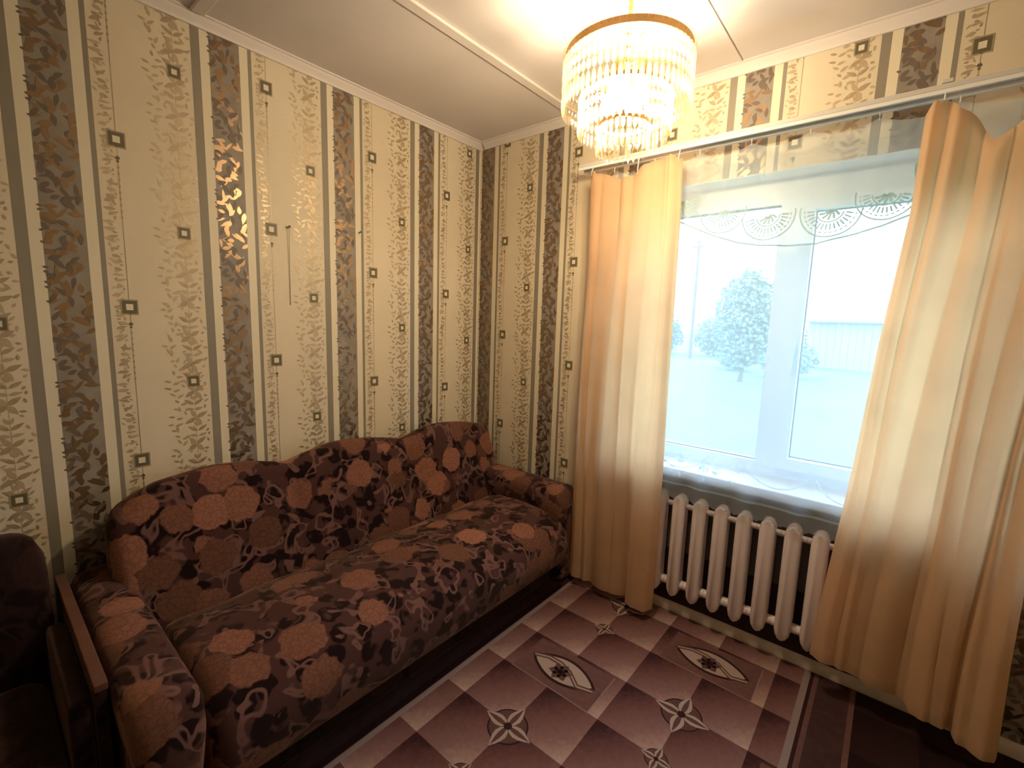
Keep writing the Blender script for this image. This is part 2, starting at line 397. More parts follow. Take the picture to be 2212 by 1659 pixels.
def strip(k):
    s0 = -.295 + PP * k; z0 = Z0[k]; out = []
    out.append((rect(s0 - .0565, s0 + .472, FZ, PT), 0, 0))
    out.append((rect(s0 + .25, s0 + .281, FZ, PT), 1, 1)); out.append((rect(s0 + .281, s0 + .313, FZ, PT), 7, 1))
    out.append((rect(s0 + .313, s0 + .425, FZ, PT), 2, 1)); out.append((rect(s0 + .425, s0 + .457, FZ, PT), 7, 1))
    out.append((rect(s0 + .457, s0 + .472, FZ, PT), 1, 1))
    for r in range(-4, 6):
        zb = z0 + r * VV
        if zb > PT + .4 or zb < FZ - .7: continue
        for p, m, ly in pat: out.append(([(s0 + u, zb + zz) for u, zz in p], m, ly))
        out += [([q for q in P], m, ly) for P, m, ly in square(s0, zb, .0265)]
        out += [([q for q in P], m, ly) for P, m, ly in square(s0 + .1905, zb + .30, .0225)]
    return out
LY = .00045
for k in range(-6, 7):
    S = strip(k); s0 = -.295 + PP * k - .0565; s1 = s0 + PP
    for wall, rects in (('L', [(max(s0, YB), min(s1, 0), FZ, PT)]),
                        ('W', [(max(s0, 0), min(s1, OX0), FZ, PT), (max(s0, OX0), min(s1, OX1), FZ, OZ0), (max(s0, OX0), min(s1, OX1), OZ1, PT), (max(s0, OX1), min(s1, XR), FZ, PT)])):
        mb = MB()
        for r in rects:
            if r[1] - r[0] < 1e-4: continue
            for ip, (P, m, ly) in enumerate(S):
                c = clip(P, r)
                if not c: continue
                d = .0006 + ly * LY + (ip % 40) * .00001
                if wall == 'L': mb.add([(d, a, b) for a, b in c], [tuple(range(len(c)))], m)
                else: mb.add([(a, -d, b) for a, b in c], [tuple(range(len(c)))], m)
        if mb.v: obj('wallpaper_strip', mb, MS, wl if wall == 'L' else ww)

# ------------------------------------------------------------------ window
win = empty('window_1', (1.825, .15, OZ0))
tag(win, 'white plastic two-sash window behind the tulle', 'window', kind='structure')
YF0, YF1 = .12, .185
GL = (1.25, 1.772, .787, 1.975); GR = (1.907, 2.375, .828, 1.935)
mb = MB()
mb.box(OX0, OX1, YF0, YF1, OZ0, GL[2]); mb.box(OX0, OX1, YF0, YF1, GL[3], OZ1)
mb.box(OX0, GL[0], YF0, YF1, GL[2], GL[3]); mb.box(GL[1], GL[1] + .085, YF0, YF1, GL[2], GL[3]); mb.box(2.42, OX1, YF0, YF1, GL[2], GL[3])
obj('window_frame', mb, M_pvc, win)
mb = MB(); e = .052
mb.box(GR[0] - e, GR[1] + e, YF0 - .018, YF0 + .045, GR[2] - e, GR[2]); mb.box(GR[0] - e, GR[1] + e, YF0 - .018, YF0 + .045, GR[3], GR[3] + e)
mb.box(GR[0] - e, GR[0], YF0 - .018, YF0 + .045, GR[2], GR[3]); mb.box(GR[1], GR[1] + e, YF0 - .018, YF0 + .045, GR[2], GR[3])
sash = obj('window_sash', mb, M_pvc, win)
hm = MB().box(GR[0] - .038, GR[0] - .014, YF0 - .034, YF0 - .018, 1.30, 1.36); hm.box(GR[0] - .034, GR[0] - .018, YF0 - .052, YF0 - .034, 1.24, 1.35)
obj('window_handle', hm, M_pvc, sash, bevel=(.003, 2))
for G, nm in ((GL, 'left'), (GR, 'right')):
    obj('window_pane', MB().box(G[0], G[1], .150, .154, G[2], G[3]), M_glass, win)
    g = MB(); t = .005
    g.box(G[0], G[1], .142, .149, G[2], G[2] + t); g.box(G[0], G[1], .142, .149, G[3] - t, G[3]); g.box(G[0], G[0] + t, .142, .149, G[2] + t, G[3] - t); g.box(G[1] - t, G[1], .142, .149, G[2] + t, G[3] - t)
    obj('gasket', g, M_gask, win)
mb = MB(); q = .004
mb.box(OX0, OX0 + q, 0, YF0, OZ0 + .02, OZ1 - q); mb.box(OX1 - q, OX1, 0, YF0, OZ0 + .02, OZ1 - q); mb.box(OX0, OX1, 0, YF0, OZ1 - q, OZ1)
obj('window_reveal', mb, M_reveal, win)
tag(obj('window_sill', MB().box(OX0 - .06, OX1 + .06, -.085, -.003, .678, .72).box(OX0 + .001, OX1 - .001, -.003, YF0 - .001, .7005, .72), M_sill, win, bevel=(.004, 2)), 'white sill board projecting over the radiator')

# ------------------------------------------------------------------ radiator
rad = empty('radiator', (1.80, -.08, .06))
tag(rad, 'cream cast-iron sectional radiator under the window sill', 'radiator')
def column(y0, y1, x=0., wd=.064, zl=.055, zh=.590):
    pts = []
    for a in range(7):
        t = pi + a * pi / 6; pts.append((x + wd / 2 * math.cos(t), zl + .05 + .05 * math.sin(t)))
    for a in range(7):
        t = a * pi / 6; pts.append((x + wd / 2 * math.cos(t), zh - .05 + .05 * math.sin(t)))
    ym = (y0 + y1) / 2; cx = x; loops = []
    zc = (zl + zh) / 2
    for yy, s_ in ((y0, .62), (y0 + .008, .9), (ym, 1), (y1 - .008, .9), (y1, .62)):
        loops.append([(cx + (p[0] - cx) * s_, yy, zc + (p[1] - zc) * (1 - (1 - s_) * .06)) for p in pts])
    return loops
proto = None
for k in range(9):
    xc = 1.40 + .098 * k
    if proto is None:
        mb = MB(); mb.loft(column(-.097, -.061)); mb.loft(column(-.050, -.018)); mb.box(-.009, .009, -.065, -.045, .10, .545)
        for zz in (.118,): mb.tube([(-.0485, -.055, zz), (.0485, -.055, zz)], .021, 12)
        mb.tube([(-.0485, -.036, .525), (.0485, -.036, .525)], .014, 12)
        mb.v = [(a + xc, b, c) for a, b, c in mb.v]
        proto = obj('radiator_section', mb, M_rad, rad, smooth=50, origin=(xc, -.077, .06))
    else: dup(proto, 'radiator_section', (xc, -.077, .06), rad)
for xb in (1.50, 2.09):
    obj('radiator_bracket', MB().box(xb - .012, xb + .012, -.06, -.0135, .495, .505), M_metal, rad)
mb = MB().tube([(2.235, -.055, .125), (2.33, -.055, .125), (2.42, -.05, .125), (2.44, -.04, .125), (2.445, -.0145, .125)], .013, 10)
obj('supply_pipe', mb, M_rad, rad, smooth=50)

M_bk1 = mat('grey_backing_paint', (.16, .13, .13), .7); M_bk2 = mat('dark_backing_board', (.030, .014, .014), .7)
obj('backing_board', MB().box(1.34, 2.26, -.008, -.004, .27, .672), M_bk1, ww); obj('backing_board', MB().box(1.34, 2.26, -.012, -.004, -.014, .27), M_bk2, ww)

# ------------------------------------------------------------------ curtain rail
RZ0, RZ1 = 2.208, 2.232
rail = tag(empty('curtain_rail', (1.9, -.11, RZ0)), 'white two-track curtain rail above the window', 'curtain rail')
obj('track', MB().box(.87, 3.0, -.165, -.055, RZ0 + .006, RZ1), M_rail, rail, bevel=(.003, 2))
obj('track_lip', MB().box(.87, 3.0, -.165, -.158, RZ0 - .006, RZ0 + .006), M_railw, rail)
obj('track_lip', MB().box(.87, 3.0, -.112, -.106, RZ0 - .006, RZ0 + .006), M_railw, rail)
for xb in (1.0, 2.27, 2.9):
    obj('rail_bracket', MB().box(xb - .014, xb + .014, -.168, -.001, RZ1, RZ1 + .012).box(xb - .014, xb + .014, -.012, -.001, RZ1 + .012, RZ1 + .05), M_rail, rail, bevel=(.002, 2))

# ------------------------------------------------------------------ curtains
def interp(tab, u):
    for (a, p), (b, q) in zip(tab, tab[1:]):
        if u <= b:
            t = (u - a) / (b - a); t = t * t * (3 - 2 * t); return p + (q - p) * t
    return tab[-1][1]
def lin(tab, u):
    if u <= tab[0][0]: return tab[0][1]
    for (a, p), (b, q) in zip(tab, tab[1:]):
        if u <= b: return p + (q - p) * (u - a) / (b - a)
    return tab[-1][1]
def drape(nu, nv, xl, xr, ytop, ybot, ztop, zhem, hemroll=True, xw=None):
    mb_ = MB(); v = []
    for j in range(nv + 1):
        t = j / nv
        for i in range(nu + 1):
            u = i / nu
            zt, zh = interp(ztop, u), interp(zhem, u); zz = zh + (zt - zh) * t
            y = interp(ytop, u) * t + interp(ybot, u) * (1 - t)
            y += .005 * math.sin(9 * u + 5 * t) * math.sin(7 * t + 3 * u) - .012 - .016 * (abs(math.sin(pi * 5.5 * u + .7 + .25 * math.sin(3 * t))) ** .7 - .6)
            x0, x1 = lin(xl, zz), lin(xr, zz)
            x = x0 + (x1 - x0) * u + (.008 * math.sin(14 * u + 4 * t) if 0 < i < nu else 0)
            v.append((x, y, zz))
    n = nu + 1
    f = [(j * n + i, j * n + i + 1, (j + 1) * n + i + 1, (j + 1) * n + i) for j in range(nv) for i in range(nu)]
    return mb_.add(v, f), v, n
def curtain(label, clips, **kw):
    root = tag(empty('curtain', (kw['xl'][0][1], -.15, FZ + .06)), label, 'curtain', 'long peach curtains beside the window')
    m_, v, n = drape(kw['nu'], kw['nv'], kw['xl'], kw['xr'], kw['ytop'], kw['ybot'], kw['ztop'], kw['zhem'])
    ob = obj('cloth_panel', m_, M_cur, root, smooth=180)
    s_ = ob.modifiers.new('thickness', 'SOLIDIFY'); s_.thickness = .0012; s_.offset = 0
    # stitched hem: a doubled band along the bottom edge
    hv = []
    for j in range(3):
        for i in range(n):
            a = v[i]; b = v[n + i]; c_ = v[2 * n + i]; h = .055 * j / 2
            p = Vector(a); d = (Vector(c_) - p).normalized(); p = p + d * h
            hv.append((p.x, p.y - .003, p.z + .0005))
    hb = MB().add(hv, [(j * n + i, j * n + i + 1, (j + 1) * n + i + 1, (j + 1) * n + i) for j in range(2) for i in range(n - 1)])
    obj('hem', hb, M_cur, root, smooth=180)
    for u in clips:
        i = round(u * (n - 1)); p = v[len(v) - n + i]
        obj('curtain_hook', MB().tube([(p[0], p[1], p[2] - .012), (p[0], p[1] - .004, p[2] + .004), (p[0], (p[1] - .16) / 2, RZ0 - .012), (p[0], -.161, RZ0 - .0075)], .0022, 6), M_railw, root)
    return root
curtain('long peach curtain hanging between the sofa arm and the radiator', (0.02, .55, .98), nu=96, nv=40,
    xl=[(-.1, .935), (.4, .93), (1.08, .937), (1.7, .955), (2.3, .952)], xr=[(-.1, 1.432), (.6, 1.432), (1.9, 1.425), (2.3, 1.412)],
    ytop=[(0, -.150), (.12, -.162), (.25, -.145), (.4, -.158), (.55, -.15), (.68, -.165), (.78, -.142), (.88, -.17), (1, -.15)],
    ybot=[(0, -.142), (.06, -.165), (.20, -.160), (.27, -.138), (.34, -.158), (.50, -.165), (.62, -.145), (.70, -.138), (.77, -.19), (.86, -.215), (.94, -.20), (1, -.14)],
    ztop=[(0, 2.16), (.04, 2.185), (.1, 2.165), (.35, 2.125), (.5, 2.13), (.62, 2.165), (.8, 2.18), (.9, 2.185), (1, 2.16)],
    zhem=[(0, -.008), (.5, -.012), (1, -.008)])
curtain('long peach curtain flaring out on the right side of the window', (.1, .74), nu=110, nv=44,
    xl=[(0, 2.10), (.24, 2.108), (.87, 2.158), (1.38, 2.187), (1.83, 2.223), (2.2, 2.231)], xr=[(-.1, 2.645), (.36, 2.635), (1.0, 2.64), (1.6, 2.66), (2.2, 2.68)],
    ytop=[(0, -.145), (.05, -.17), (.12, -.15), (.17, -.178), (.24, -.15), (.42, -.165), (.6, -.15), (.74, -.172), (.86, -.15), (1, -.16)],
    ybot=[(0, -.142), (.07, -.165), (.17, -.16), (.24, -.142), (.38, -.155), (.50, -.143), (.545, -.14), (.575, -.19), (.66, -.205), (.76, -.195), (.80, -.165), (.83, -.215), (.92, -.235), (.97, -.215), (1, -.17)],
    ztop=[(0, 2.14), (.06, 2.175), (.12, 2.175), (.2, 2.13), (.40, 2.03), (.6, 2.09), (.72, 2.165), (.78, 2.17), (1, 2.09)],
    zhem=[(0, .095), (.5, .07), (.56, .06), (.78, .05), (.84, .03), (1, .025)])

# ------------------------------------------------------------------ tulle with lace
def ty(x, z): return -.109 + .0055 * math.sin(x * 34) * (0.5 + .5 * (2.2 - z) / 1.5) + .003 * math.sin(x * 61 + 2)
tul = tag(empty('tulle_curtain', (1.8, -.109, .60)), 'sheer white tulle with lace fans hung across the window', 'tulle curtain')
mb = MB(); nu, nv = 150, 40; v = []
X0, X1 = 1.05, 2.62
for j in range(nv + 1):
    for i in range(nu + 1):
        x = X0 + (X1 - X0) * i / nu; t = j / nv
        zt = 2.185 - .028 * abs(math.sin(x * pi / .21)); zh = .572 + .012 * abs(math.sin(x * pi / .045))
        zz = zh + (zt - zh) * t; v.append((x, ty(x, zz), zz))
n = nu + 1
mb.add(v, [(j * n + i, j * n + i + 1, (j + 1) * n + i + 1, (j + 1) * n + i) for j in range(nv) for i in range(nu)])
obj('tulle_panel', mb, M_tulle, tul, smooth=180)
k = 0
x = .21 * 5.0
while x < X1:
    if x >= X0: obj('tulle_hook', MB().tube([(x, ty(x, 2.18), 2.178), (x, -.110, 2.195), (x, -.109, RZ0 - .004)], .002, 6), M_railw, tul)
    x += .21
def thread(pts, wd):
    """flat embroidered line lying on the tulle"""
    m_ = MB(); L_ = []
    for i, (a, b) in enumerate(pts):
        p0 = pts[max(i - 1, 0)]; p1 = pts[min(i + 1, len(pts) - 1)]
        dx, dz = p1[0] - p0[0], p1[1] - p0[1]; l = math.hypot(dx, dz) or 1; nx, nz = -dz / l * wd / 2, dx / l * wd / 2
        L_.append((a + nx, b + nz)); L_.append((a - nx, b - nz))
    vv = [(a, ty(a, b) - .0012, b) for a, b in L_]
    return m_.add(vv, [(2 * i, 2 * i + 1, 2 * i + 3, 2 * i + 2) for i in range(len(pts) - 1)])
def join(a, b): a.add(b.v, b.f)
for cx, cz, r, rot in ((1.59, 1.925, .094, .06), (1.77, 1.885, .098, .1), (1.985, 1.880, .10, -.12), (2.15, 1.918, .092, -.1), (1.41, 1.99, .08, .1), (2.30, 1.99, .08, -.1)):
    fan = MB()
    def pt(rr, t): return (cx + rr * math.sin(t + rot), cz - rr * math.cos(t + rot))
    join(fan, thread([pt(r, -1.65 + 3.3 * i / 30) for i in range(31)], .0055))
    join(fan, thread([pt(r * .45, -1.5 + 3.0 * i / 16) for i in range(17)], .005))
    for i in range(15):
        t = -1.45 + 2.9 * i / 14; join(fan, thread([pt(r * .52, t), pt(r * .68, t), pt(r * .76, t)], .006))
        join(fan, thread([pt(r * .82, t), pt(r * .87, t)], .010))
    for i in range(5):
        t = -1.1 + 2.2 * i / 4; join(fan, thread([pt(r * .05, t), pt(r * .2, t + .25), pt(r * .38, t)], .009))
    obj('lace_fan', fan, M_lace, tul)
sw = [(1.10, 2.02), (1.25, 1.965), (1.404, 1.898), (1.50, 1.85), (1.575, 1.816), (1.66, 1.785), (1.747, 1.767), (1.85, 1.757), (1.95, 1.757), (2.075, 1.784), (2.15, 1.805), (2.222, 1.833), (2.35, 1.90), (2.5, 1.97)]
sw2 = []
for (a, b), (c_, d_) in zip(sw, sw[1:]):
    for i in range(5): sw2.append((a + (c_ - a) * i / 5, b + (d_ - b) * i / 5))
obj('lace_swag', thread(sw2, .007), M_lace, tul)
rnd = random.Random(12)
for i in range(42):
    xx = 1.20 + rnd.random() * .58; zz = .72 + rnd.random() * .09
    P = lens(xx, zz, .028 + rnd.random() * .02, .012, rnd.random() * 6.3)
    obj('lace_leaf', MB().add([(a, ty(a, b) - .0012, b) for a, b in P], [tuple(range(len(P)))]), M_lacew, tul)
for cx, r, zc in ((1.905, .125, .865), (2.16, .12, .855), (1.49, .14, .88)):
    obj('lace_arc', thread([(cx + r * math.sin(-1.2 + 2.4 * i / 20), zc - r * math.cos(-1.2 + 2.4 * i / 20)) for i in range(21)], .006), M_lacew, tul)
hemx = [X0 + (X1 - X0) * i / 150 for i in range(151)]
obj('lace_hem', thread([(a, .655) for a in hemx], .010), M_lacew, tul)

# ------------------------------------------------------------------ carpet
TPX, TPY, TX0, TY0 = .2325, .2425, 1.0625, -.392
T1 = carpet_tile('carpet_plum_to_beige', [(.10, (.045, .015, .018)), (.36, (.138, .058, .054)), (.70, (.235, .125, .118)), (.98, (.43, .29, .25))])
T2 = carpet_tile('carpet_dark_plum', [(.1, (.014, .006, .008)), (.6, (.026, .010, .010)), (1, (.036, .015, .013))])
T3 = mat('carpet_brown_stripe', (.06, .028, .03), .95, spec=.15, bump=(350, .5, .003), var=(30, .2))
T4 = mat('carpet_cream_line', (.26, .19, .18), .95, spec=.15)
T5 = mat('carpet_dark_line', (.035, .013, .015), .95, spec=.15)
T6 = mat('carpet_eye_field', (.145, .070, .066), .95, spec=.15, bump=(350, .5, .003), var=(40, .15))
T7 = mat('carpet_beige_motif', (.38, .275, .245), .95, spec=.15)
T8 = mat('carpet_motif_brown', (.105, .052, .047), .95, spec=.15)
CT = FZ + .008
mb = MB()
mb.box(.025, XR - .02, YB + .02, -.032, FZ + .0005, CT, 2)
def flat(P, mi, lay, uv=None): mb.add([(a, b, CT + .0003 + lay * .0002) for a, b in P], [tuple(range(len(P)))], mi, uv)
UVQ = [(0, 0), (1, 0), (1, 1), (0, 1)]
YN, YX = YB + .02, -.032
for xa, xb, mi in ((.80, .91, 2), (.91, .928, 4), (.928, .941, 4), (.941, .965, 3), (2.086, 2.110, 3), (2.110, 2.123, 4), (2.123, 2.140, 5), (2.140, 2.25, 2), (2.25, 2.268, 5)):
    flat(rect(xa, xb, YN, YX), mi, 1)
def tiles(x0, x1, mi):
    i0 = math.floor((x0 - TX0) / TPX); i1 = math.ceil((x1 - TX0) / TPX)
    for i in range(i0, i1):
        for j in range(-16, 4):
            xa, xb = TX0 + i * TPX, TX0 + (i + 1) * TPX; ya, yb = TY0 + j * TPY, TY0 + (j + 1) * TPY
            c = clip(rect(xa, xb, ya, yb), (x0, x1, YN, YX))
            if c: flat(c, mi, 1, [((a - xa) / TPX, (b - ya) / TPY) for a, b in c])
tiles(.965, 2.086, 0); tiles(2.268, XR - .02, 1); tiles(.03, .80, 1)
def inb(P): return clip(P, (.966, 2.085, YN, YX))
def put(P, mi, lay):
    c = inb(P)
    if c: flat(c, mi, lay)
def eye(cx, cy):
    w_, h_ = .186, .112
    put(rect(cx - w_, cx + w_, cy - h_, cy + h_), 5, 2)
    put(rect(cx - w_, cx + w_, cy - h_ - .004, cy - h_), 3, 3); put(rect(cx + w_, cx + w_ + .004, cy - h_, cy + h_), 3, 3)
    def ev(l, h, y=0): return [(cx - l + 2 * l * i / 14, cy + y + h * math.sin(pi * i / 14) ** .8) for i in range(15)] + [(cx + l - 2 * l * i / 14, cy + y - h * math.sin(pi * i / 14) ** .8) for i in range(1, 14)]
    put(ev(.158, .078), 4, 3); put(ev(.142, .064), 6, 4)
    # dark crossing leaf band and the flower in the middle
    s = [(-.15, .004), (-.09, .030), (-.03, .030), (.03, .010), (.09, -.035), (.152, -.016)]
    for (a, b), (c_, d_) in zip(s, s[1:]):
        put([(cx + a, cy + b - .013), (cx + c_, cy + d_ - .013), (cx + c_, cy + d_ + .013), (cx + a, cy + b + .013)], 7, 5)
        put([(cx + a, cy + b - .004), (cx + c_, cy + d_ - .004), (cx + c_, cy + d_ + .004), (cx + a, cy + b + .004)], 6, 6)
    for k in range(6): put(lens(cx - .005, cy - .012, .052, .040, k * pi / 3 + .3), 7, 7)
    for k in range(6): put(lens(cx - .005, cy - .012, .026, .014, k * pi / 3 + .8), 4, 8)
def star(cx, cy, r):
    put([(cx + r * .98 * math.cos(k * pi / 12) * (1 if k % 6 == 0 else .80), cy + r * .98 * math.sin(k * pi / 12) * (1 if k % 6 == 0 else .80)) for k in range(24)], 4, 2)
    put([(cx + r * .9 * math.cos(k * pi / 12) * (1 if k % 6 == 0 else .80), cy + r * .9 * math.sin(k * pi / 12) * (1 if k % 6 == 0 else .80)) for k in range(24)], 7, 3)
    for k in range(4):
        put(lens(cx, cy, r * 1.06, r * .50, k * pi / 2), 6, 4); put(lens(cx, cy, r * 1.0, r * .20, k * pi / 2), 7, 5)
    put([(cx + r * .17 * math.cos(a * pi / 4), cy + r * .17 * math.sin(a * pi / 4)) for a in range(8)], 4, 6)
for c in range(0, 3):
    for r in range(-5, 2):
        cx = TX0 + TPX * (1 + 2 * c); cy = -.762 + TPY * 4 * r + (TPY * 2 if c % 2 else 0)
        eye(cx, cy)
        star(cx, cy - .5 * TPY - TPY, .098); star(cx, cy - .5 * TPY - 2 * TPY, .052)
tag(obj('carpet', mb, [T1, T2, T3, T4, T5, T6, T7, T8]), 'brown checked carpet with star and eye shaped flower motifs', 'carpet')

# ------------------------------------------------------------------ sofa
sofa = tag(empty('sofa', (.5, -1.1, FZ)), 'brown floral velour sofa with wavy three-hump backrest along the wall', 'sofa')
TOP = [(-2.03, .66), (-2.005, .715), (-1.94, .757), (-1.876, .782), (-1.734, .803), (-1.65, .804), (-1.55, .792), (-1.469, .772), (-1.40, .757), (-1.385, .758), (-1.29, .783), (-1.18, .805), (-1.09, .806), (-1.0, .797), (-.87, .774), (-.757, .750), (-.742, .751), (-.641, .782), (-.55, .796), (-.474, .798), (-.38, .790), (-.289, .775), (-.18, .752), (-.103, .722), (-.085, .69)]
def seam(y): return max(math.exp(-((y + 1.393) / .022) ** 2), math.exp(-((y + .75) / .022) ** 2))
loops = []
ys = [-2.03 + (1.945) * i / 90 for i in range(91)]
for i, y in enumerate(ys):
    T = lin(TOP, y); e = min(y + 2.03, -.085 - y); q = 1 if e > .05 else math.sqrt(max(0.0, 1 - ((.05 - e) / .05) ** 2)) * .45 + .55
    sm = .018 * seam(y); bl = .012 * math.sin(pi * min(1, max(0, ((y + 2.03) % .645) / .645)))
    sec = [(.392, .10), (.388, .20), (.352 + bl - sm, .324), (.315 + bl - sm, .45), (.278 + bl - sm, .58), (.246 - sm, T - .085), (.232, T - .035), (.206, T - .006), (.172, T), (.138, T - .008), (.112, T - .04), (.09, T - .12), (.06, .30), (.045, .10)]
    cx = .2
    loops.append([(cx + (a - cx) * q, y, b) for a, b in sec])
obj('backrest', MB().loft(loops), M_fab, sofa, smooth=60)
sec0 = [(.395, .13), (.395, .26), (.405, .325), (.435, .362), (.50, .385), (.60, .396), (.70, .398), (.80, .392), (.885, .376), (.955, .346), (.993, .300), (1.002, .23), (.992, .165), (.968, .125), (.90, .115)]
loops = []
for i in range(61):
    y = -1.962 + 1.692 * i / 60; e = min(y + 1.962, -.270 - y); q = 1 if e > .06 else .80 + .20 * math.sqrt(max(0, 1 - ((.06 - e) / .06) ** 2))
    q2 = 1 if e > .045 else .90 + .10 * math.sqrt(max(0, 1 - ((.045 - e) / .045) ** 2))
    wv = .004 * math.sin(y * 11) + .003 * math.sin(y * 23 + 1)
    loops.append([(.70 + (a - .70) * q2, y, .12 + (b - .12) * q + (wv if b > .3 else 0)) for a, b in sec0])
obj('seat', MB().loft(loops), M_fab, sofa, smooth=60)
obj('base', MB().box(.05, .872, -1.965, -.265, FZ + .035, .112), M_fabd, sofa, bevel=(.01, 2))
for fx, fy in ((.12, -1.9), (.12, -.33), (.80, -1.9), (.80, -.33)):
    obj('foot', MB().box(fx - .03, fx + .03, fy - .03, fy + .03, FZ + .010, FZ + .036), M_dkwood, sofa)
def arm(yc, hw, x1, top, flip):
    loops = []
    prof = [(-.78, -.045), (-.80, .12), (-.80, .26), (-.92, .34), (-1.0, .40), (-.98, top - .035), (-.80, top - .010), (-.45, top), (0, top + .004), (.45, top), (.80, top - .010), (.98, top - .035), (1.0, .40), (.92, .34), (.80, .26), (.80, .12), (.78, -.045)]
    for i in range(41):
        x = .055 + (x1 - .055) * i / 40; e = x1 - x; e2 = x - .055
        q = 1 if e > .06 else .60 + .40 * math.sqrt(max(0, 1 - ((.06 - e) / .06) ** 2))
        q = min(q, 1 if e2 > .03 else .8 + .2 * e2 / .03)
        wr = .006 * math.sin(x * 31 + yc) + .004 * math.sin(x * 57)
        loops.append([(x, yc + a * hw * (.93 + .07 * q) * (q if abs(a) > .5 else 1), .2 + (b - .2) * (q if b > .3 else 1) + (wr * (1 - abs(a)) if b > .4 else 0)) for a, b in prof])
    return loops
obj('armrest', MB().loft(arm(-2.052, .076, 1.03, .485, 1)), M_fab, sofa, smooth=60)
obj('armrest', MB().loft(arm(-.152, .098, .915, .487, 1)), M_fab, sofa, smooth=60)

# ------------------------------------------------------------------ armchair in the near corner
ch = tag(empty('armchair', (.45, -2.52, FZ)), 'dark upholstered armchair with thin wooden side boards beside the sofa', 'armchair')
loops = []
for i in range(31):
    y = -2.86 + .675 * i / 30; e = min(y + 2.86, -2.185 - y); q = 1 if e > .08 else math.sqrt(max(0, 1 - ((.08 - e) / .08) ** 2))
    T = .70 - .085 * (1 - q) + .015 * math.sin(pi * i / 30)
    loops.append([(.34, y, .10), (.33, y, .25), (.30, y, .45), (.275, y, T - .10), (.25, y, T - .03), (.21, y, T), (.15, y, T), (.10, y, T - .03), (.07, y, T - .12), (.055, y, .1)])
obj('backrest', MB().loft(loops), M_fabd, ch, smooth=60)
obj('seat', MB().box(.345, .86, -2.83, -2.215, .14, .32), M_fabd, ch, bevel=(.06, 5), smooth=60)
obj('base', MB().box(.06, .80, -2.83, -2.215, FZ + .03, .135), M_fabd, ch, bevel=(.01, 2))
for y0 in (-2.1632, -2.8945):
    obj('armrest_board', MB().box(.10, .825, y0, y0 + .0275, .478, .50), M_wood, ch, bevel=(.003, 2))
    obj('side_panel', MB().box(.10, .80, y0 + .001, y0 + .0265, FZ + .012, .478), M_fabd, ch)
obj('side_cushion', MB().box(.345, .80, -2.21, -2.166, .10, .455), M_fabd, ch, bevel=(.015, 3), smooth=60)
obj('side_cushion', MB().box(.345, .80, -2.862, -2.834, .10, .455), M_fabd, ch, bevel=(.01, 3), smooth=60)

# ------------------------------------------------------------------ nail and thread on the wall
nl = tag(empty('wall_nail', (0, -1.277, 1.819)), 'small nail with a thin thread hanging on the wall above the sofa', 'nail')
obj('nail', MB().tube([(0.002, -1.277, 1.819), (.016, -1.277, 1.821)], .003, 8).tube([(.016, -1.277, 1.821), (.0185, -1.277, 1.8212)], .006, 10), M_wire, nl)
obj('thread', MB().tube([(.0135, -1.277, 1.8175), (.008, -1.2775, 1.70), (.004, -1.2775, 1.58), (.003, -1.278, 1.462)], .0011, 6), M_wire, nl)
tag(obj('nail', MB().tube([(.0015, -.905, 1.855), (.014, -.905, 1.857)], .0028, 8).tube([(.014, -.905, 1.857), (.016, -.905, 1.8572)], .005, 10), M_wire), 'tiny bare nail head on the wallpaper above the middle of the sofa', 'nail')

# ------------------------------------------------------------------ chandelier
CX, CY = 1.434, -.771
R1Z = 2.310
cha = tag(empty('chandelier', (CX, CY, 1.98)), 'round three-tier crystal chandelier glowing warm under the ceiling', 'chandelier')
obj('ceiling_canopy', MB().lathe([(.012, CZ - .05), (.045, CZ - .042), (.058, CZ - .015), (.058, CZ - .001)], CX, CY, 24), M_brass, cha, smooth=40)
obj('stem', MB().lathe([(.007, R1Z - .16), (.007, CZ - .05)], CX, CY, 12), M_brass, cha, smooth=40)
def ring(r, z, h, th):
    loops = []
    for k in range(65):
        a = 2 * pi * k / 64; c_, s_ = math.cos(a), math.sin(a)
        loops.append([(CX + c_ * rr, CY + s_ * rr, zz) for rr, zz in ((r, z), (r + th, z), (r + th, z + h), (r, z + h))])
    return MB().loft(loops, cap=False)
obj('ring', ring(.207, R1Z - .010, .022, .004), M_brass, cha, smooth=40)
obj('ring', ring(.150, 2.188, .012, .003), M_brass, cha, smooth=40)
obj('ring', ring(.083, 2.094, .010, .003), M_brass, cha, smooth=40)
for k in range(4):
    a = pi / 4 + k * pi / 2; c_, s_ = math.cos(a), math.sin(a)
    obj('spoke', MB().tube([(CX + c_ * .007, CY + s_ * .007, R1Z), (CX + c_ * .208, CY + s_ * .208, R1Z)], .003, 6), M_brass, cha)
    obj('spoke', MB().tube([(CX + c_ * .151, CY + s_ * .151, 2.194), (CX + c_ * .151, CY + s_ * .151, R1Z)], .002, 6), M_brass, cha)
    obj('spoke', MB().tube([(CX + c_ * .084, CY + s_ * .084, 2.099), (CX + c_ * .084, CY + s_ * .084, R1Z)], .002, 6), M_brass, cha)
def strand(segs, wd):
    """hanging string of faceted drops; segs = list of lengths, top at z=0"""
    m_ = MB(); zz = 0
    for l in segs:
        lo = []
        for t, f_ in ((0, .25), (.15, .75), (.5, 1), (.8, .8), (1, .15)):
            lo.append([(wd / 2 * f_ * math.cos(k * pi / 3) * .6, wd / 2 * f_ * math.sin(k * pi / 3), zz - l * t) for k in range(6)])
        m_.loft(lo); zz -= l + .002
    return m_
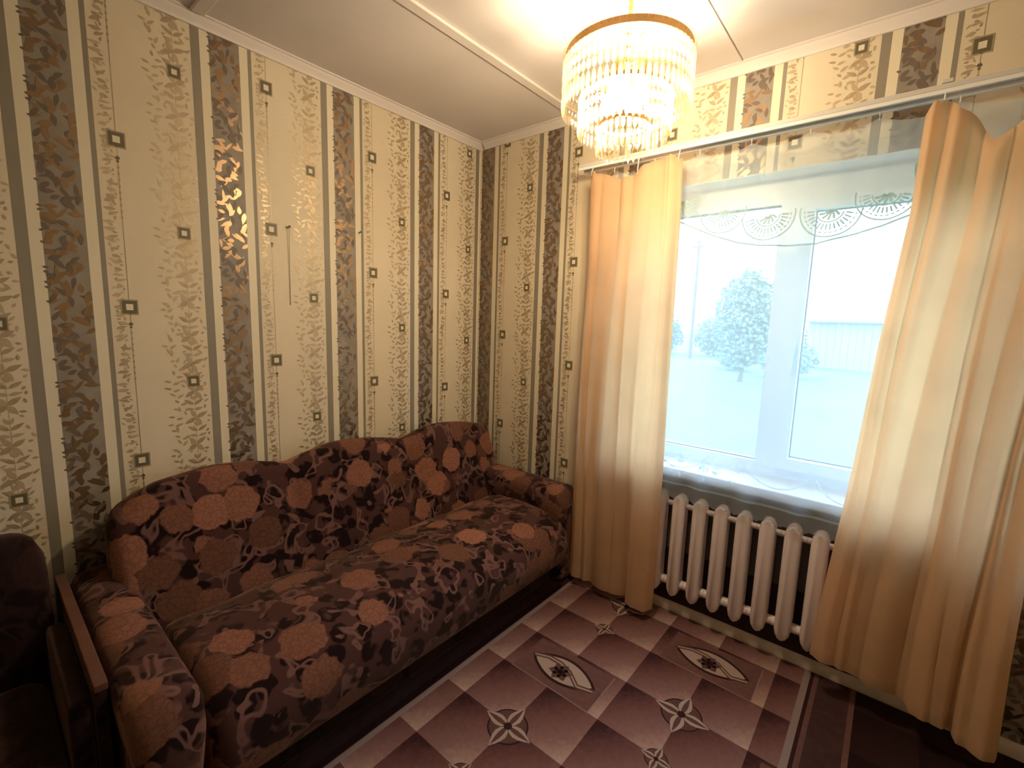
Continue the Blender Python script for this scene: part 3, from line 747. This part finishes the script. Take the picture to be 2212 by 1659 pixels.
def tier(n, r, ztop, segs, wd, name='crystal_strand'):
    src = None
    for k in range(n):
        a = 2 * pi * k / n; p = (CX + r * math.cos(a), CY + r * math.sin(a), ztop)
        if src is None:
            m_ = strand(segs, wd); m_.v = [(p[0] + x, p[1] + y, p[2] + z) for x, y, z in m_.v]
            src = obj(name, m_, M_crys, cha, origin=p)
        else: dup(src, name, p, cha, a)
tier(64, .214, R1Z + .020, [.020], .016, 'crystal_bead')
tier(64, .2135, R1Z - .012, [.030, .034, .034, .058], .0185)
tier(48, .1555, 2.188, [.034, .034, .052], .0185)
tier(28, .0885, 2.094, [.036, .055], .0175)
for k in range(4):
    a = k * pi / 2; bx, by = CX + .055 * math.cos(a), CY + .055 * math.sin(a)
    so = obj('bulb_socket', MB().lathe([(.014, 2.235), (.016, 2.245), (.016, 2.285), (.008, 2.295)], bx, by, 12), M_brass, cha, smooth=40)
    obj('light_bulb', MB().lathe([(.003, 2.150), (.018, 2.156), (.029, 2.182), (.016, 2.225), (.012, 2.2345)], bx, by, 10), M_bulb, so, smooth=80)
    obj('bulb_arm', MB().tube([(CX, CY, R1Z - .02), (bx, by, 2.296)], .003, 6), M_brass, cha)

# ------------------------------------------------------------------ outside
GZ = -.75
G1 = mat('lawn_grass', (.085, .19, .125), .9, var=(.35, .25))
G2 = mat('bush_leaf', (.17, .24, .21), .7, var=(2, .2))
G3 = mat('bark', (.12, .09, .07), .9)
G4 = mat('weathered_plank', (.30, .29, .30), .9, var=(3, .2))
G5 = mat('slate_roof', (.22, .23, .27), .8)
rnd = random.Random(3)
mb = MB(); n = 40; v = []
for j in range(n + 1):
    for i in range(n + 1):
        x = -60 + 120 * i / n; y = .45 + 140 * (j / n) ** 1.6
        v.append((x, y, GZ + (.12 * math.sin(x * .5) * math.sin(y * .35) if y > 2 else 0)))
mb.add(v, [(j * (n + 1) + i, j * (n + 1) + i + 1, (j + 1) * (n + 1) + i + 1, (j + 1) * (n + 1) + i) for j in range(n) for i in range(n)])
tag(obj('ground', mb, G1, smooth=180), 'green lawn outside the window', 'lawn', kind='structure')
def foliage(cx, cy, cz, rx, ry, rz, n_, l):
    m_ = MB()
    for _ in range(n_):
        d = Vector((rnd.gauss(0, 1), rnd.gauss(0, 1), rnd.gauss(0, 1))).normalized() * (rnd.random() ** .45)
        p = Vector((cx + d.x * rx, cy + d.y * ry, cz + d.z * rz)); a = Vector((rnd.gauss(0, 1), rnd.gauss(0, 1), rnd.gauss(0, .6))).normalized() * l
        b = a.cross(Vector((rnd.gauss(0, 1), rnd.gauss(0, 1), rnd.gauss(0, 1)))).normalized() * l * .45
        m_.add([p, p + a * .5 + b, p + a, p + a * .5 - b], [(0, 1, 2, 3)])
    return m_
def bush(name, x, y, rx, h, n_, l, label, cat, trunk=0, group=None):
    root = tag(empty(name, (x, y, GZ)), label, cat, group)
    if trunk:
        obj('trunk', MB().tube([(x, y, GZ - .1), (x + .1, y, GZ + trunk), (x, y + .05, GZ + h * .75)], [.12, .09, .03], 8), G3, root, smooth=60)
    for k in range(5):
        t = k * 1.256 + .4
        obj('branch', MB().tube([(x, y, GZ + max(trunk, .02) * .8), (x + .5 * rx * math.cos(t), y + .5 * rx * math.sin(t), GZ + h * .6)], [.05, .02], 6), G3, root)
    f_ = foliage(x, y, GZ + trunk * .6 + (h - trunk * .6) / 2, rx, rx, (h - trunk * .6) / 2, n_, l)
    fo = obj('foliage', f_, G2, root); fo['kind'] = 'stuff'
    return root
bush('garden_tree', -2.55, 18, 1.15, 4.5, 5200, .16, 'leafy young tree on the lawn seen through the left pane', 'tree', trunk=.9)
bush('garden_bush', -4.2, 24, 1.0, 1.3, 1500, .16, 'low rounded bush left of the young tree', 'bush')
bush('garden_bush', -1.6, 22, 1.3, 1.7, 1800, .16, 'low wide bush at the foot of the young tree', 'bush')
for i, (x, y, r, h, lb) in enumerate(((-12.2, 34, 1.5, 3.2, 'hedge shrub at the far left edge of the lawn'), (-8.6, 35, 1.5, 3.0, 'hedge shrub behind the utility pole'), (-5.0, 34, 1.5, 3.0, 'hedge shrub behind the young tree'), (-1.6, 37, 1.4, 3.1, 'hedge shrub left of the grey shed'))):
    bush('hedge_shrub', x, y, r, h, 2200, .24, lb, 'shrub', group='far hedge')
pol = tag(empty('utility_pole', (-9.0, 31, GZ)), 'slim wooden utility pole standing beyond the lawn', 'pole')
obj('mast', MB().tube([(-9.0, 31, GZ - .2), (-9.0, 31, 7.3)], [.13, .09], 10), G3, pol, smooth=50)
obj('crossarm', MB().box(-9.5, -8.5, 30.86, 30.92, 6.85, 6.95), G3, pol)
for xx in (-9.4, -8.6): obj('insulator', MB().lathe([(.03, 6.95), (.05, 6.98), (.05, 7.06), (.02, 7.1)], xx, 30.89, 8), M_pvc, pol)
shed = tag(empty('garden_shed', (0.4, 31, GZ)), 'grey plank shed with low slate roof behind the right pane', 'shed')
for i in range(14):
    x = -1.9 + i * .34
    obj('plank', MB().box(x, x + .325, 30 + rnd.uniform(-.015, .015), 30.05, GZ - .05, 1.95), G4, shed)
obj('shed_wall', MB().box(-1.9, 2.86, 30.05, 32.5, GZ - .05, 1.95), G4, shed)
obj('roof', MB().add([(-2.2, 29.7, 1.9), (3.2, 29.7, 1.9), (3.2, 32.9, 2.75), (-2.2, 32.9, 2.75), (-2.2, 29.7, 2.0), (3.2, 29.7, 2.0), (3.2, 32.9, 2.85), (-2.2, 32.9, 2.85)], [(0, 3, 2, 1), (4, 5, 6, 7), (0, 1, 5, 4), (1, 2, 6, 5), (2, 3, 7, 6), (3, 0, 4, 7)]), G5, shed)
